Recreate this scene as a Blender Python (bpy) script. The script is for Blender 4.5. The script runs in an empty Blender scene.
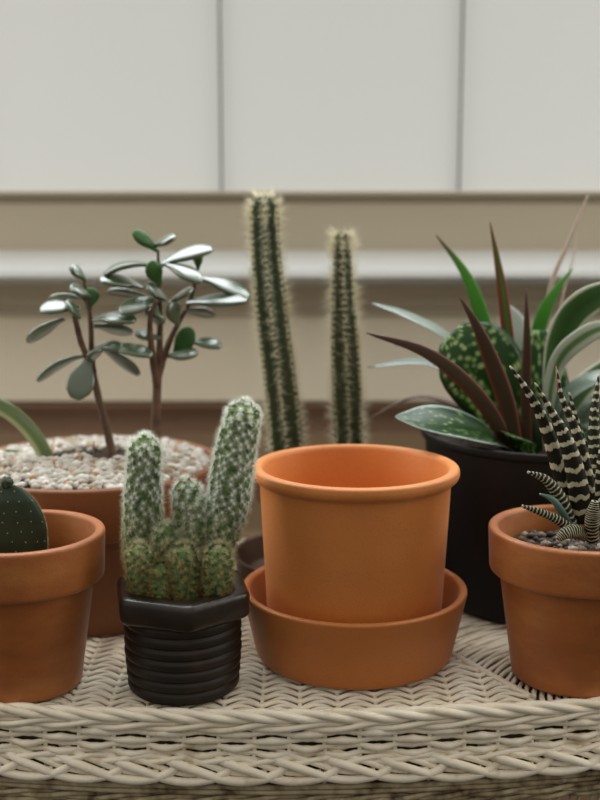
import bpy, math, random
import numpy as np
random.seed(7); rng = np.random.default_rng(7)
PI = math.pi
F = 1111.1; PITCH = math.radians(9.5); H = .24
col = bpy.context.scene.collection

# ---------- pixel -> point at a real depth (used to lay the plants out) ----------
def ray(x, y):
    u = (x-300)/F; v = -(y-400)/F
    return np.array((u, math.cos(PITCH)+v*math.sin(PITCH), -math.sin(PITCH)+v*math.cos(PITCH)))
def at(x, y, Y):
    r = ray(x, y); t = Y/r[1]
    return np.array((r[0]*t, Y, H+r[2]*t))
def mpp(p):     # metres per pixel at a point
    return (p[1]*math.cos(PITCH)+(H-p[2])*math.sin(PITCH))/F
def lin(c): return tuple(((v/255+.055)/1.055)**2.4 if v > 10.3 else v/255/12.92 for v in c)+(1,)
def unit(v):
    v = np.asarray(v, float); n = np.linalg.norm(v); return v/n if n > 1e-12 else v
def spline(pts, n):
    P = np.asarray(pts, float)
    if len(P) == 2: return P[0]+(P[1]-P[0])*np.linspace(0, 1, n)[:, None]
    P = np.vstack([2*P[0]-P[1], P, 2*P[-1]-P[-2]])
    out = []
    m = len(P)-3
    for t in np.linspace(0, m, n):
        i = min(int(t), m-1); f = t-i
        a, b, c, d = P[i:i+4]
        out.append(.5*((2*b)+(c-a)*f+(2*a-5*b+4*c-d)*f*f+(3*b-a-3*c+d)*f**3))
    return np.array(out)

# ---------- materials ----------
def new_mat(name):
    m = bpy.data.materials.new(name); m.use_nodes = True
    nt = m.node_tree; return m, nt, nt.nodes['Principled BSDF']
def nd(nt, t, **kw):
    n = nt.nodes.new(t)
    for k, v in kw.items():
        if k in n.inputs: n.inputs[k].default_value = v
        else: setattr(n, k, v)
    return n
def ramp(nt, src, stops):
    r = nt.nodes.new('ShaderNodeValToRGB'); e = r.color_ramp.elements
    while len(e) < len(stops): e.new(.5)
    for i, (p, c) in enumerate(stops): e[i].position = p; e[i].color = c
    nt.links.new(src, r.inputs[0]); return r
def noise_mat(name, stops, scale, rough=.7, bump=0, bscale=None, detail=4, spec=.5, sss=0, trans=0, coat=0):
    m, nt, b = new_mat(name)
    tc = nd(nt, 'ShaderNodeTexCoord'); n = nd(nt, 'ShaderNodeTexNoise', Scale=scale, Detail=detail)
    nt.links.new(tc.outputs['Object'], n.inputs['Vector'])
    r = ramp(nt, n.outputs['Fac'], [(p, lin(c)) for p, c in stops])
    nt.links.new(r.outputs[0], b.inputs['Base Color'])
    b.inputs['Roughness'].default_value = rough
    b.inputs['Specular IOR Level'].default_value = spec
    b.inputs['Coat Weight'].default_value = coat
    b.inputs['Coat Roughness'].default_value = .26; b.inputs['Coat IOR'].default_value = 1.5 if coat < 1 else 1.9
    if bump:
        n2 = nd(nt, 'ShaderNodeTexNoise', Scale=bscale or scale*5, Detail=3)
        nt.links.new(tc.outputs['Object'], n2.inputs['Vector'])
        bp = nd(nt, 'ShaderNodeBump', Strength=bump, Distance=.001)
        nt.links.new(n2.outputs['Fac'], bp.inputs['Height']); nt.links.new(bp.outputs[0], b.inputs['Normal'])
    if trans: add_trans(nt, b, r.outputs[0], trans)
    return m
def add_trans(nt, b, csock, w):
    t = nd(nt, 'ShaderNodeBsdfTranslucent'); nt.links.new(csock, t.inputs['Color'])
    mx = nd(nt, 'ShaderNodeMixShader'); mx.inputs[0].default_value = w
    nt.links.new(b.outputs[0], mx.inputs[1]); nt.links.new(t.outputs[0], mx.inputs[2])
    nt.links.new(mx.outputs[0], nt.nodes['Material Output'].inputs['Surface'])
def uv_ramp_mat(name, axis, stops, rough=.45, spec=.5, trans=0, wob=.0, wscale=8, coat=0):
    """colour runs along (U) or across (V) the leaf"""
    m, nt, b = new_mat(name)
    uv = nd(nt, 'ShaderNodeUVMap'); sp = nd(nt, 'ShaderNodeSeparateXYZ'); nt.links.new(uv.outputs[0], sp.inputs[0])
    src = sp.outputs[axis]
    if wob:
        n = nd(nt, 'ShaderNodeTexNoise', Scale=wscale, Detail=2)
        mp = nd(nt, 'ShaderNodeMapping'); mp.inputs['Scale'].default_value = (1, 4, 1) if axis else (1, 2, 1)
        nt.links.new(uv.outputs[0], mp.inputs[0]); nt.links.new(mp.outputs[0], n.inputs['Vector'])
        a = nd(nt, 'ShaderNodeMath', operation='MULTIPLY_ADD'); a.inputs[1].default_value = wob
        nt.links.new(n.outputs['Fac'], a.inputs[0]); nt.links.new(src, a.inputs[2])
        s = nd(nt, 'ShaderNodeMath', operation='SUBTRACT'); s.inputs[1].default_value = wob*.5
        nt.links.new(a.outputs[0], s.inputs[0]); src = s.outputs[0]
    r = ramp(nt, src, [(p, lin(c)) for p, c in stops])
    nt.links.new(r.outputs[0], b.inputs['Base Color'])
    b.inputs['Roughness'].default_value = rough; b.inputs['Specular IOR Level'].default_value = spec
    b.inputs['Coat Weight'].default_value = coat; b.inputs['Coat Roughness'].default_value = .25
    if trans: add_trans(nt, b, r.outputs[0], trans)
    return m

def terracotta(name, stops, stain=None):
    m, nt, b = new_mat(name)
    tc = nd(nt, 'ShaderNodeTexCoord'); n = nd(nt, 'ShaderNodeTexNoise', Scale=22, Detail=6, Roughness=.6)
    mp = nd(nt, 'ShaderNodeMapping'); mp.inputs['Scale'].default_value = (1, 1, 2.2)
    nt.links.new(tc.outputs['Object'], mp.inputs[0]); nt.links.new(mp.outputs[0], n.inputs['Vector'])
    r = ramp(nt, n.outputs['Fac'], [(p, lin(c)) for p, c in stops])
    n3 = nd(nt, 'ShaderNodeTexNoise', Scale=900, Detail=2); nt.links.new(tc.outputs['Object'], n3.inputs['Vector'])
    r3 = ramp(nt, n3.outputs['Fac'], [(.3, (.92, .92, .92, 1)), (.5, (1, 1, 1, 1)), (.72, (1.0, 1.0, 1.0, 1))])
    mx = nd(nt, 'ShaderNodeMix', data_type='RGBA', blend_type='MULTIPLY'); mx.inputs[0].default_value = 1
    nt.links.new(r.outputs[0], mx.inputs[6]); nt.links.new(r3.outputs[0], mx.inputs[7])
    nt.links.new(mx.outputs[2], b.inputs['Base Color'])
    b.inputs['Roughness'].default_value = .54; b.inputs['Specular IOR Level'].default_value = .72
    b.inputs['Sheen Weight'].default_value = .11; b.inputs['Sheen Roughness'].default_value = .4; b.inputs['Sheen Tint'].default_value = (1, .92, .85, 1)
    bp = nd(nt, 'ShaderNodeBump', Strength=.25, Distance=.0006)
    nt.links.new(n3.outputs['Fac'], bp.inputs['Height']); nt.links.new(bp.outputs[0], b.inputs['Normal'])
    return m

M = {}
M['terra'] = terracotta('terracotta clean', [(.3, (210, 126, 56)), (.6, (216, 134, 62))])
M['terra_saucer_shaded'] = terracotta('terracotta saucer', [(.3, (184, 106, 40)), (.6, (192, 113, 45))])  # same clay as the pot; colour darkened for the weaker light lower down
M['terra_old'] = terracotta('terracotta aged', [(.3, (148, 78, 24)), (.5, (166, 94, 34)), (.7, (184, 116, 54))])
M['terra_dark'] = terracotta('terracotta bowl', [(.3, (122, 68, 24)), (.7, (134, 77, 29))])
M['black_plastic'] = noise_mat('black plastic', [(.3, (24, 23, 23)), (.7, (31, 29, 27))], 40, .6, .1, 300, spec=.3)
M['glaze'] = noise_mat('dark glaze', [(.3, (29, 23, 17)), (.55, (36, 28, 21)), (.75, (56, 42, 30))], 45, .5, .2, 200, spec=.35)
M['glaze_rim'] = noise_mat('glossy dark glaze', [(.3, (34, 26, 19)), (.55, (44, 34, 25)), (.75, (62, 48, 37))], 60, .3, .15, 200, spec=.4, coat=.25)
M['soil'] = noise_mat('soil', [(.3, (38, 28, 22)), (.6, (70, 54, 42)), (.8, (120, 100, 82))], 300, .95, 1, 500)
M['wicker'] = noise_mat('cream wicker', [(.22, (188, 168, 136)), (.38, (238, 227, 205)), (.7, (245, 237, 219))], 60, .62, .3, 500, spec=.4)
M['wicker_dark'] = noise_mat('worn wicker band', [(.3, (96, 78, 54)), (.5, (176, 160, 128)), (.7, (205, 192, 160))], 120, .7, .3, 500, spec=.3)
M['wicker_under'] = noise_mat('wicker core', [(.3, (70, 58, 44)), (.7, (110, 96, 76))], 60, .9)
M['paint'] = noise_mat('warm white paint', [(.3, (182, 171, 150)), (.7, (187, 176, 155))], 5, .45, .05, 60)
M['paint_sill'] = noise_mat('sill gloss paint', [(.3, (178, 178, 174)), (.7, (184, 184, 180))], 5, .32, .05, 60)
M['paint_wall'] = noise_mat('taupe wall paint', [(.3, (240, 230, 210)), (.7, (243, 234, 214))], 5, .6, .05, 60)
M['brown_shade'] = noise_mat('brown wall shade', [(.3, (132, 104, 84)), (.7, (142, 113, 92))], 8, .6)  # shade below the wall panel, put into the colour as brown
M['low_wall_shade'] = noise_mat('tan lower wall shade', [(.3, (142, 120, 94)), (.7, (150, 128, 101))], 8, .6)  # the wall's falling brightness towards the floor, put into its colour
M['floor'] = noise_mat('dark wood floor', [(.3, (40, 30, 24)), (.7, (60, 46, 36))], 8, .6)
M['lead'] = noise_mat('dark window joint', [(.3, (112, 113, 107)), (.7, (126, 126, 120))], 30, .7)
M['dish'] = noise_mat('dark brown glazed dish', [(.3, (84, 60, 44)), (.7, (98, 72, 54))], 30, .5)
M['pebble'] = None

# white translucent window panes glowing with daylight
m, nt, b = new_mat('frosted pane')
b.inputs['Base Color'].default_value = (.5, .5, .49, 1); b.inputs['Roughness'].default_value = .6
b.inputs['Emission Color'].default_value = lin((205, 207, 202)); b.inputs['Emission Strength'].default_value = .455
M['pane'] = m

# ---------- mesh builder ----------
class MB:
    def __init__(s): s.v = []; s.f = []; s.uv = []; s.n = 0
    def add(s, V, Fc, UV=None):
        V = np.asarray(V, float)
        s.v.append(V); s.f += [tuple(i+s.n for i in f) for f in Fc]
        s.uv.append(np.zeros((len(V), 2)) if UV is None else np.asarray(UV, float)); s.n += len(V)
        return s
    def tube(s, P, R, n=6, cap=True, flat=None, up=(0, 0, 1), uvu=None):
        P = np.asarray(P, float); k = len(P); R = np.broadcast_to(np.asarray(R, float), (k,))
        T = np.gradient(P, axis=0); T /= np.linalg.norm(T, axis=1)[:, None]+1e-12
        up = np.asarray(up, float)
        S = np.cross(T, up); ln = np.linalg.norm(S, axis=1)
        bad = ln < .05
        if bad.any(): S[bad] = np.cross(T[bad], np.array((0, 1., 0.01)))
        S /= np.linalg.norm(S, axis=1)[:, None]
        N = np.cross(S, T)
        a = np.arange(n)*2*PI/n
        fl = 1 if flat is None else flat
        V = (P[:, None, :]+R[:, None, None]*(np.cos(a)[None, :, None]*S[:, None, :]+fl*np.sin(a)[None, :, None]*N[:, None, :])).reshape(-1, 3)
        Fc = [(i*n+j, i*n+(j+1) % n, (i+1)*n+(j+1) % n, (i+1)*n+j) for i in range(k-1) for j in range(n)]
        if cap: Fc += [tuple(range(n))[::-1], tuple((k-1)*n+j for j in range(n))]
        u = np.repeat(np.linspace(0, 1, k) if uvu is None else np.broadcast_to(uvu, (k,)), n)
        s.add(V, Fc, np.stack([u, np.tile(np.arange(n)/n, k)], 1)); return s
    def lathe(s, prof, c, n=96, closed=True):
        prof = np.asarray(prof, float); k = len(prof); a = np.arange(n)*2*PI/n
        V = np.stack([c[0]+prof[:, 0, None]*np.cos(a), c[1]+prof[:, 0, None]*np.sin(a), c[2]+np.broadcast_to(prof[:, 1, None], (k, n))], 2).reshape(-1, 3)
        Fc = [(i*n+j, i*n+(j+1) % n, (i+1)*n+(j+1) % n, (i+1)*n+j) for i in range(k-1) for j in range(n)]
        s.add(V, Fc); 
        return s
    def box(s, x0, x1, y0, y1, z0, z1):
        V = [(x, y, z) for x in (x0, x1) for y in (y0, y1) for z in (z0, z1)]
        return s.add(V, [(0, 1, 3, 2), (4, 6, 7, 5), (0, 4, 5, 1), (2, 3, 7, 6), (0, 2, 6, 4), (1, 5, 7, 3)])
    def prism(s, prof, x0, x1):     # profile in (Y, Z) extruded along X
        k = len(prof); V = [(x, p[0], p[1]) for x in (x0, x1) for p in prof]
        Fc = [(i, (i+1) % k, k+(i+1) % k, k+i) for i in range(k)]+[tuple(range(k))[::-1], tuple(range(k, 2*k))]
        return s.add(V, Fc)
    def build(s, name, mat, parent=None, smooth=True, origin=(0, 0, 0)):
        me = bpy.data.meshes.new(name); V = np.vstack(s.v)
        if parent is not None: O = np.array(parent['_o'])
        else: O = np.asarray(origin, float)
        me.from_pydata((V-O).tolist(), [], s.f)
        ul = me.uv_layers.new(name='UVMap')
        idx = np.empty(len(me.loops), dtype=np.int32); me.loops.foreach_get('vertex_index', idx)
        ul.data.foreach_set('uv', np.vstack(s.uv)[idx].astype(np.float32).ravel())
        me.materials.append(mat)
        if smooth: me.polygons.foreach_set('use_smooth', [True]*len(me.polygons))
        me.update()
        o = bpy.data.objects.new(name, me); col.objects.link(o)
        if parent is not None: o.parent = parent; o['_o'] = parent['_o']
        else: o.location = O; o['_o'] = [float(q) for q in O]
        return o
def fix_normals(o):
    import bmesh
    bm = bmesh.new(); bm.from_mesh(o.data); bmesh.ops.recalc_face_normals(bm, faces=bm.faces); bm.to_mesh(o.data); bm.free()
def sharp(o, ang=40):
    import bmesh
    bm = bmesh.new(); bm.from_mesh(o.data)
    for e in bm.edges:
        e.smooth = not (len(e.link_faces) == 2 and e.calc_face_angle(0) > math.radians(ang))
    bm.to_mesh(o.data); bm.free()
def bevel(o, w, seg=3, ang=35):
    md = o.modifiers.new('bevel', 'BEVEL'); md.width = w; md.segments = seg; md.limit_method = 'ANGLE'; md.angle_limit = math.radians(ang)
def thing(name, label, cat, loc, group=None):
    o = bpy.data.objects.new(name, None); col.objects.link(o); o.location = loc
    o.empty_display_size = .02
    o['label'] = label; o['category'] = cat; o['_o'] = [float(q) for q in loc]
    if group: o['group'] = group
    return o
def tag(o, label, cat, group=None):
    o['label'] = label; o['category'] = cat
    if group: o['group'] = group
def struct(o): o['kind'] = 'structure'; fix_normals(o); return o

# ================= SETTING =================
XW = 1.4
# sill nose: sloping, rounded front lip that catches the daylight
b = MB()
nose = [(1.0, .2085), (.935, .2050), (.915, .2020), (.903, .1965), (.899, .190), (.901, .185), (.908, .1825), (1.0, .1825)]
o = struct(b.prism(nose, -XW, XW).build('trim_1', M['paint_sill'])); sharp(o, 50)
# apron mouldings under the sill
b = MB(); ap = [(1.0, .1825), (.925, .1825), (.925, .179), (.929, .177), (.937, .173), (.941, .169), (.941, .163), (.946, .160), (.946, .154), (1.0, .154)]
o = struct(b.prism(ap, -XW, XW).build('trim_2', M['paint'])); sharp(o, 50)
# window bottom rail
b = MB(); rl = [(1.08, .2600), (.996, .2600), (.995, .2590), (.995, .2572), (1.006, .2550), (1.006, .2510), (1.000, .2490), (1.000, .2085), (1.08, .2085)]
o = struct(b.prism(rl, -XW, XW).build('trim_3', M['paint'])); sharp(o, 30)
# wall panel below the sill
o = struct(MB().box(-XW, XW, .952, 1.05, .080, .154).build('wall_back', M['paint_wall'], smooth=False))
o = struct(MB().prism([(1.05, .080), (.958, .080), (.955, .074), (.962, .066), (.966, .058), (.966, .048), (1.05, .048)], -XW, XW).build('trim_4', M['brown_shade'])); sharp(o, 30)
o = struct(MB().prism([(1.05, .048), (.964, .048), (.964, -.040), (.956, -.043), (.956, -.056), (1.05, -.056)], -XW, XW).build('trim_5', M['low_wall_shade'], smooth=False))
o = struct(MB().box(-XW, XW, .97, 1.05, -.56, -.056).build('wall_back_lower', M['brown_shade'], smooth=False)); o.name = 'trim_6'
o = struct(MB().box(-XW, XW, -.9, 1.05, -.60, -.56).build('floor', M['floor'], smooth=False))
# window panes with thin dark joints between them
pw = .2120; x0 = -.0702
k = 0
for i in range(-5, 6):
    k += 1
    a = x0+i*pw
    o = MB().box(a+.0012, a+pw-.0012, 1.010, 1.018, .2600, .62).build('window_%d' % k, M['pane'], smooth=False, origin=(a+pw/2, 1.014, .2600)); struct(o)
    j = MB().box(a-.0006, a+.0006, 1.006, 1.026, .2600, .62).build('window_joint', M['lead'], o, smooth=False)
o = struct(MB().box(-XW, XW, .99, 1.05, .62, .66).build('trim_7', M['paint'], smooth=False))

# ================= WICKER TABLE =================
T0 = (0, .65, 0)
table = thing('wicker_table', 'cream woven wicker table with braided edge carrying all the potted plants', 'table', (0, .65, -.56))
yf = lambda x: .5075+.5*(x+.02)**2
out = []
for x in np.linspace(-.27, .27, 109): out.append((x, yf(x)))
def corner(cx, cy, r, a0, a1):
    for a in np.linspace(a0, a1, 16)[1:-1]: out.append((cx+r*math.cos(a), cy+r*math.sin(a)))
YB = .795
yr = yf(.27); yl = yf(-.27)
corner(.27, yr+.045, .045, -PI/2+.3, 0); 
for y in np.linspace(yr+.045, YB-.045, 40): out.append((.315, y))
corner(.27, YB-.045, .045, 0, PI/2)
for x in np.linspace(.27, -.27, 90): out.append((x, YB))
corner(-.27, YB-.045, .045, PI/2, PI)
for y in np.linspace(YB-.045, yl+.045, 40): out.append((-.315, y))
corner(-.27, yl+.045, .045, PI, 1.5*PI-.3)
out = np.array(out); oc = np.vstack([out, out[:1]])
seg = np.linalg.norm(np.diff(oc, axis=0), axis=1); cum = np.concatenate([[0], np.cumsum(seg)]); LEN = cum[-1]
def rim(s):
    s = np.mod(s, LEN); return np.stack([np.interp(s, cum, oc[:, 0]), np.interp(s, cum, oc[:, 1])], -1)
def rimpos(s, z, off):
    p = rim(s); d = rim(s+.004)-rim(s-.004); d /= np.linalg.norm(d, axis=-1)[..., None]+1e-12
    nrm = np.stack([d[..., 1], -d[..., 0]], -1)
    q = p+nrm*np.asarray(off)[..., None]
    return np.concatenate([q, np.broadcast_to(np.asarray(z), q.shape[:-1])[..., None]], -1)
NST = 98; LS = LEN/NST           # upright stakes
S = np.arange(0, LEN+.0012, .0012)
def jit(s, seed, amp, wl=.03):
    r = np.random.default_rng(seed); return sum(amp/3*np.sin(2*PI*s/wl/(1+.7*k)+r.uniform(0, 6.28)) for k in range(3))
# core surface under the weave
core = MB(); cf = []
cs = np.linspace(0, LEN, 260, endpoint=False)
top = rimpos(cs, -.0045, -.006); bot = rimpos(cs, -.040, -.006)
n = len(cs); core.add(np.vstack([top, bot]), [(i, (i+1) % n, n+(i+1) % n, n+i) for i in range(n)]+[tuple(range(n)), tuple(range(2*n-1, n-1, -1))])
core.build('table_core', M['wicker_under'], table, smooth=False)
# plain weave on the apron
wv = MB()
RW = .0016
rows = 4; zt = -.0099; dz = .0035
for r_ in range(rows):
    ph = PI*(r_ % 2)
    off = .0016*np.cos(PI*S/LS+ph)
    z = zt-dz*r_+jit(S, r_, .0004)+.0004*np.cos(2*PI*S/LS)*(1 if r_ < rows/2 else -1)
    wv.tube(rimpos(S, z, off), RW-.00045*np.cos(2*PI*S/LS+PI)**3, 7, cap=False)
for k in range(NST):
    s0 = k*LS+LS/2
    zz = np.linspace(-.002, -.036, 8)
    wv.tube(rimpos(np.full(8, s0), zz, np.full(8, -.0003)), .0012, 6)
wv.build('apron_weave', M['wicker'], table)
# twined rows: pairs twisted round each other
tw = MB()
def twine(zc, R, amp, pitch, off0, nst, seed, za=1.0, direction=1):
    for q in range(nst):
        ph = 2*PI*q/nst
        a = direction*2*PI*S/pitch+ph
        tw.tube(rimpos(S, zc+za*amp*np.sin(a)+jit(S, seed, .0005, .05), off0+amp*np.cos(a)), R, 6, cap=False)
twine(-.0060, .00155, .0015, .054, .001, 2, 3, 1.0)
twine(-.0234, .00155, .0014, .046, .0012, 2, 5, 1.0)
tw.build('twined_row', M['wicker'], table)
tb = tw = MB()
twine(-.0010, .00205, .0020, .058, .0000, 3, 8, .9, direction=-1)
twine(-.0020, .0017, .0012, .075, -.0035, 2, 9, 1.0)
tb.build('rolled_top_border', M['wicker'], table)
# braided border: each strand comes from above, dives to the right, runs along the bottom and tucks behind the next
br = MB(); NB = 64; P = LEN/NB
for k in range(NB):
    j = random.uniform(-.0006, .0006)
    for dd in (0,):
        # (s, z, off)
        pts = [(-.35, -.0235, -.002), (.0, -.0258, .0025), (.45, -.0292, .0045), (.85, -.0332, .0040), (1.3, -.0345, .0040), (1.75, -.0322, .0042), (2.02, -.0290, .0015), (2.12, -.0272, -.003)]
        Q = spline([((k+a)*P, z+j*(1 if 0 < i < 7 else 0), o_) for i, (a, z, o_) in enumerate(pts)], 30)
        rr = .0021+.0003*random.random()
        br.tube(rimpos(Q[:, 0], Q[:, 1]+.0015, Q[:, 2]), rr, 8)
        br.tube(rimpos(Q[:20, 0]+.0035, Q[:20, 1]+.0044, Q[:20, 2]-.0022), rr*.72, 8)
br.build('braided_border', M['wicker'], table)
# flat bands under the braid, then the lower weave
lb = MB()
for z, R, o_, sd in ((-.0375, .0016, .0008, 1), (-.0405, .0015, .0002, 2)):
    lb.tube(rimpos(S, z+jit(S, sd, .0003, .04), np.full(len(S), o_)), R, 6, cap=False, flat=1)
lb.build('reed_band', M['wicker_dark'], table)
tw = MB()
twine(-.0450, .0014, .0014, .05, -.0015, 2, 12, .9)
twine(-.0490, .0014, .0013, .045, -.0030, 2, 13, .9)
tw.build('lower_twined_row', M['wicker_dark'], table)
ls = MB()
NF = 300
for k in range(NF):
    s0 = k*LEN/NF; zz = np.linspace(-.048, -.14, 5)
    lean = (.010 if k % 2 else -.010)
    ls.tube(rimpos(s0+lean*np.linspace(0, 1, 5), zz, np.linspace(-.004, -.022, 5)), .0009, 5)
ls.build('lower_lattice', M['wicker_dark'], table)
# the woven top: fine strands over stakes running front to back
tp = MB()
def g_(x, y): 
    r = ray(x, y); t = -H/r[2]; return r[0]*t, r[1]*t
rb0 = np.array(g_(448, 650)); rb1 = np.array(g_(530, 694)); rd = unit(rb1-rb0); rn = np.array((-rd[1], rd[0]))   # normal to the back-right
RS = .0190
RT = .00145
xs = np.arange(-.305, .3051, .0018)
def inside(x, y):
    return (y > yf(x)+.002) & (y < YB-.004)
def side(x, y): return (x-rb0[0])*rn[0]+(y-rb0[1])*rn[1]
for r_ in range(int(.30/.0040)):
    yb_ = r_*.0040
    # rows follow the bowed front edge near it and straighten towards the back
    y = .5095+yb_+.5*(xs+.02)**2*max(0, 1-yb_/.12)
    wav = PI*xs/RS+PI*(r_ % 2)
    y = y+.0062*np.abs(np.sin(PI*xs/RS))-.002+.0006*np.sin(xs*40+r_*.3)
    z = -.0024+.0009*np.cos(wav)
    ok = inside(xs, y) & ~((side(xs, y) > .0018) & (xs > rb0[0]-.012) & (xs < .30))
    # split into runs
    i = 0
    while i < len(xs):
        if ok[i]:
            j = i
            while j < len(xs) and ok[j]: j += 1
            if j-i > 3: tp.tube(np.stack([xs[i:j], y[i:j], z[i:j]], 1), RT, 5)
            i = j
        else: i += 1
# fan of arcs behind the diagonal rib
cx, cy = g_(640, 700)
for r_ in range(2, 60):
    R = r_*.0040
    a = np.linspace(-PI, PI, max(24, int(R*2*PI/.0025)))
    X = cx+R*np.cos(a); Y = cy+R*np.sin(a); Z = -.0024+.0005*np.cos(a*14+PI*(r_ % 2))
    ok = (side(X, Y) > .0018) & (X > rb0[0]-.012) & (X < .30) & (Y < YB-.004) & (Y > yf(X)+.004)
    i = 0
    while i < len(X):
        if ok[i]:
            j = i
            while j < len(X) and ok[j]: j += 1
            if j-i > 3: tp.tube(np.stack([X[i:j], Y[i:j], Z[i:j]], 1), RT, 5)
            i = j
        else: i += 1
for k in range(-14, 15):
    x = k*RS
    yy = np.linspace(yf(x)+.003, YB-.006, 40)
    ok = ~((side(x, yy) > 0) & (x > rb0[0]-.012))
    if ok.sum() > 3: tp.tube(np.stack([np.full(ok.sum(), x), yy[ok], np.full(ok.sum(), -.0028)], 1), .0013, 5)
q = spline([(rb0[0]-rd[0]*.012, rb0[1]-rd[1]*.012, -.0016), ((rb0[0]+rb1[0])/2, (rb0[1]+rb1[1])/2, -.0012), (rb1[0], rb1[1], -.0016)], 20)
tp.tube(q, .0019, 6)
q2 = [(rb0[0]-.012, y, -.0016) for y in np.linspace(rb0[1]-.01, YB-.008, 20)]
tp.tube(q2, .0018, 6)
tp.build('woven_top', M['wicker'], table)
for sx, y_ in ((-.26, .585), (.26, .585), (-.26, .75), (.26, .75)):
    lg = MB(); zz = np.linspace(-.04, -.56, 60)
    lg.tube(np.stack([np.full(60, sx), np.full(60, y_), zz], 1), .016+.0008*np.sin(np.arange(60)*2.1), 14)
    lg.build('leg', M['wicker'], table)

# ================= POTS =================
def rounded(pts, r=.001, n=4):
    """round the corners of a lathe profile"""
    P = [np.array(p, float) for p in pts]; outp = [P[0]]
    for i in range(1, len(P)-1):
        a, b_, c = P[i-1], P[i], P[i+1]
        rr = r if not isinstance(r, (list, tuple)) else r[i]
        la, lc = np.linalg.norm(a-b_), np.linalg.norm(c-b_); rr = min(rr, la*.48, lc*.48)
        p0 = b_+(a-b_)/la*rr; p1 = b_+(c-b_)/lc*rr
        for t in np.linspace(0, 1, n+1): outp.append((1-t)**2*p0+2*t*(1-t)*b_+t*t*p1)
    outp.append(P[-1]); return outp
def classic_pot(parent, c, rr, rb, h, band, wall, mat, step=.003, soil_drop=.012, soilmat=None, name='pot'):
    rt = rr-step; k = (rt-rb)/(h)
    prof = rounded([(0, 0), (rb-.001, 0), (rb, .0012), (rb+(rt-rb)*(h-band)/h, h-band-.0008), (rr-.0012, h-band), (rr, h), (rr-wall, h), (rr-wall-.001, h-band*.9), (rb-wall+.001, .005), (0, .005)],
                   [0, .002, .001, .0012, .0025, .0022, .0022, .002, .002, 0], 5)
    o = MB().lathe(prof, c, 128).build(name, mat, parent); fix_normals(o)
    return o
def soil_disc(parent, c, r, z, mat, amp=.0025, name='soil', dome=0):
    b = MB(); nr, na = 26, 90; V = [(c[0], c[1], z+dome)]
    for i in range(1, nr+1):
        for j in range(na):
            R = r*i/nr; a = 2*PI*j/na
            V.append((c[0]+R*math.cos(a), c[1]+R*math.sin(a), z+dome*(1-(i/nr)**2)+rng.uniform(-amp, amp)*(0 if i == nr else 1)))
    Fc = [(0, 1+j, 1+(j+1) % na) for j in range(na)]
    for i in range(nr-1):
        for j in range(na): Fc.append((1+i*na+j, 1+(i+1)*na+j, 1+(i+1)*na+(j+1) % na, 1+i*na+(j+1) % na))
    base = 1+(nr-1)*na; m0 = len(V)
    for j in range(na): V.append((c[0]+r*math.cos(2*PI*j/na), c[1]+r*math.sin(2*PI*j/na), z-.008))
    for j in range(na): Fc.append((base+j, m0+j, m0+(j+1) % na, base+(j+1) % na))
    Fc.append(tuple(m0+j for j in range(na))[::-1])
    return b.add(V, Fc).build(name, mat, parent)
ico = None
def blob(mb, c, r, sq=(1, 1, 1), seed=0, sub=1):
    import bmesh
    global ico
    if ico is None:
        ico = {}
    if sub not in ico:
        bm = bmesh.new(); bmesh.ops.create_icosphere(bm, subdivisions=sub, radius=1)
        ico[sub] = (np.array([v.co[:] for v in bm.verts]), [tuple(v.index for v in f.verts) for f in bm.faces]); bm.free()
    V, Fc = ico[sub]; rg = np.random.default_rng(seed)
    D = V*(1+rg.uniform(-.16, .16, (len(V), 1)))*np.array(sq)*r
    a = rg.uniform(0, 6.28); R = np.array([[math.cos(a), -math.sin(a), 0], [math.sin(a), math.cos(a), 0], [0, 0, 1]])
    mb.add(D@R.T+np.asarray(c), Fc, np.tile([[rg.uniform(), rg.uniform()]], (len(V), 1)))
def pebble_mat(name, stops):
    m, nt, b = new_mat(name)
    uv = nd(nt, 'ShaderNodeUVMap'); sp = nd(nt, 'ShaderNodeSeparateXYZ'); nt.links.new(uv.outputs[0], sp.inputs[0])
    r = ramp(nt, sp.outputs[0], [(p, lin(c)) for p, c in stops]); nt.links.new(r.outputs[0], b.inputs['Base Color'])
    b.inputs['Roughness'].default_value = .7; return m
M['pebble'] = pebble_mat('pale pebbles', [(0, (178, 173, 162)), (.45, (198, 192, 182)), (.62, (172, 158, 138)), (.75, (140, 120, 96)), (.80, (180, 122, 80)), (.84, (205, 200, 190)), (1, (226, 224, 216))])
M['pebble_dark'] = pebble_mat('potting grit', [(0, (44, 34, 26)), (.5, (72, 58, 46)), (.8, (120, 106, 90)), (1, (180, 168, 150))])
def pebbles(parent, c, r, z, cnt, size, mat, name, dome=0, bare=()):
    b = MB()
    for i in range(cnt):
        a = random.uniform(0, 6.283); R = r*math.sqrt(random.random()); x, y = c[0]+R*math.cos(a), c[1]+R*math.sin(a)
        if any((x-u)**2+(y-v)**2 < w*w and random.random() < .93 for u, v, w in bare): continue
        s_ = size*random.uniform(.6, 1.35)
        blob(b, (x, y, z+dome*(1-(R/r)**2)+random.uniform(0, s_*.5)), s_, (1, random.uniform(.7, 1), random.uniform(.5, .8)), i)
    o = b.build(name, mat, parent); o['kind'] = 'stuff'; return o

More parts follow.
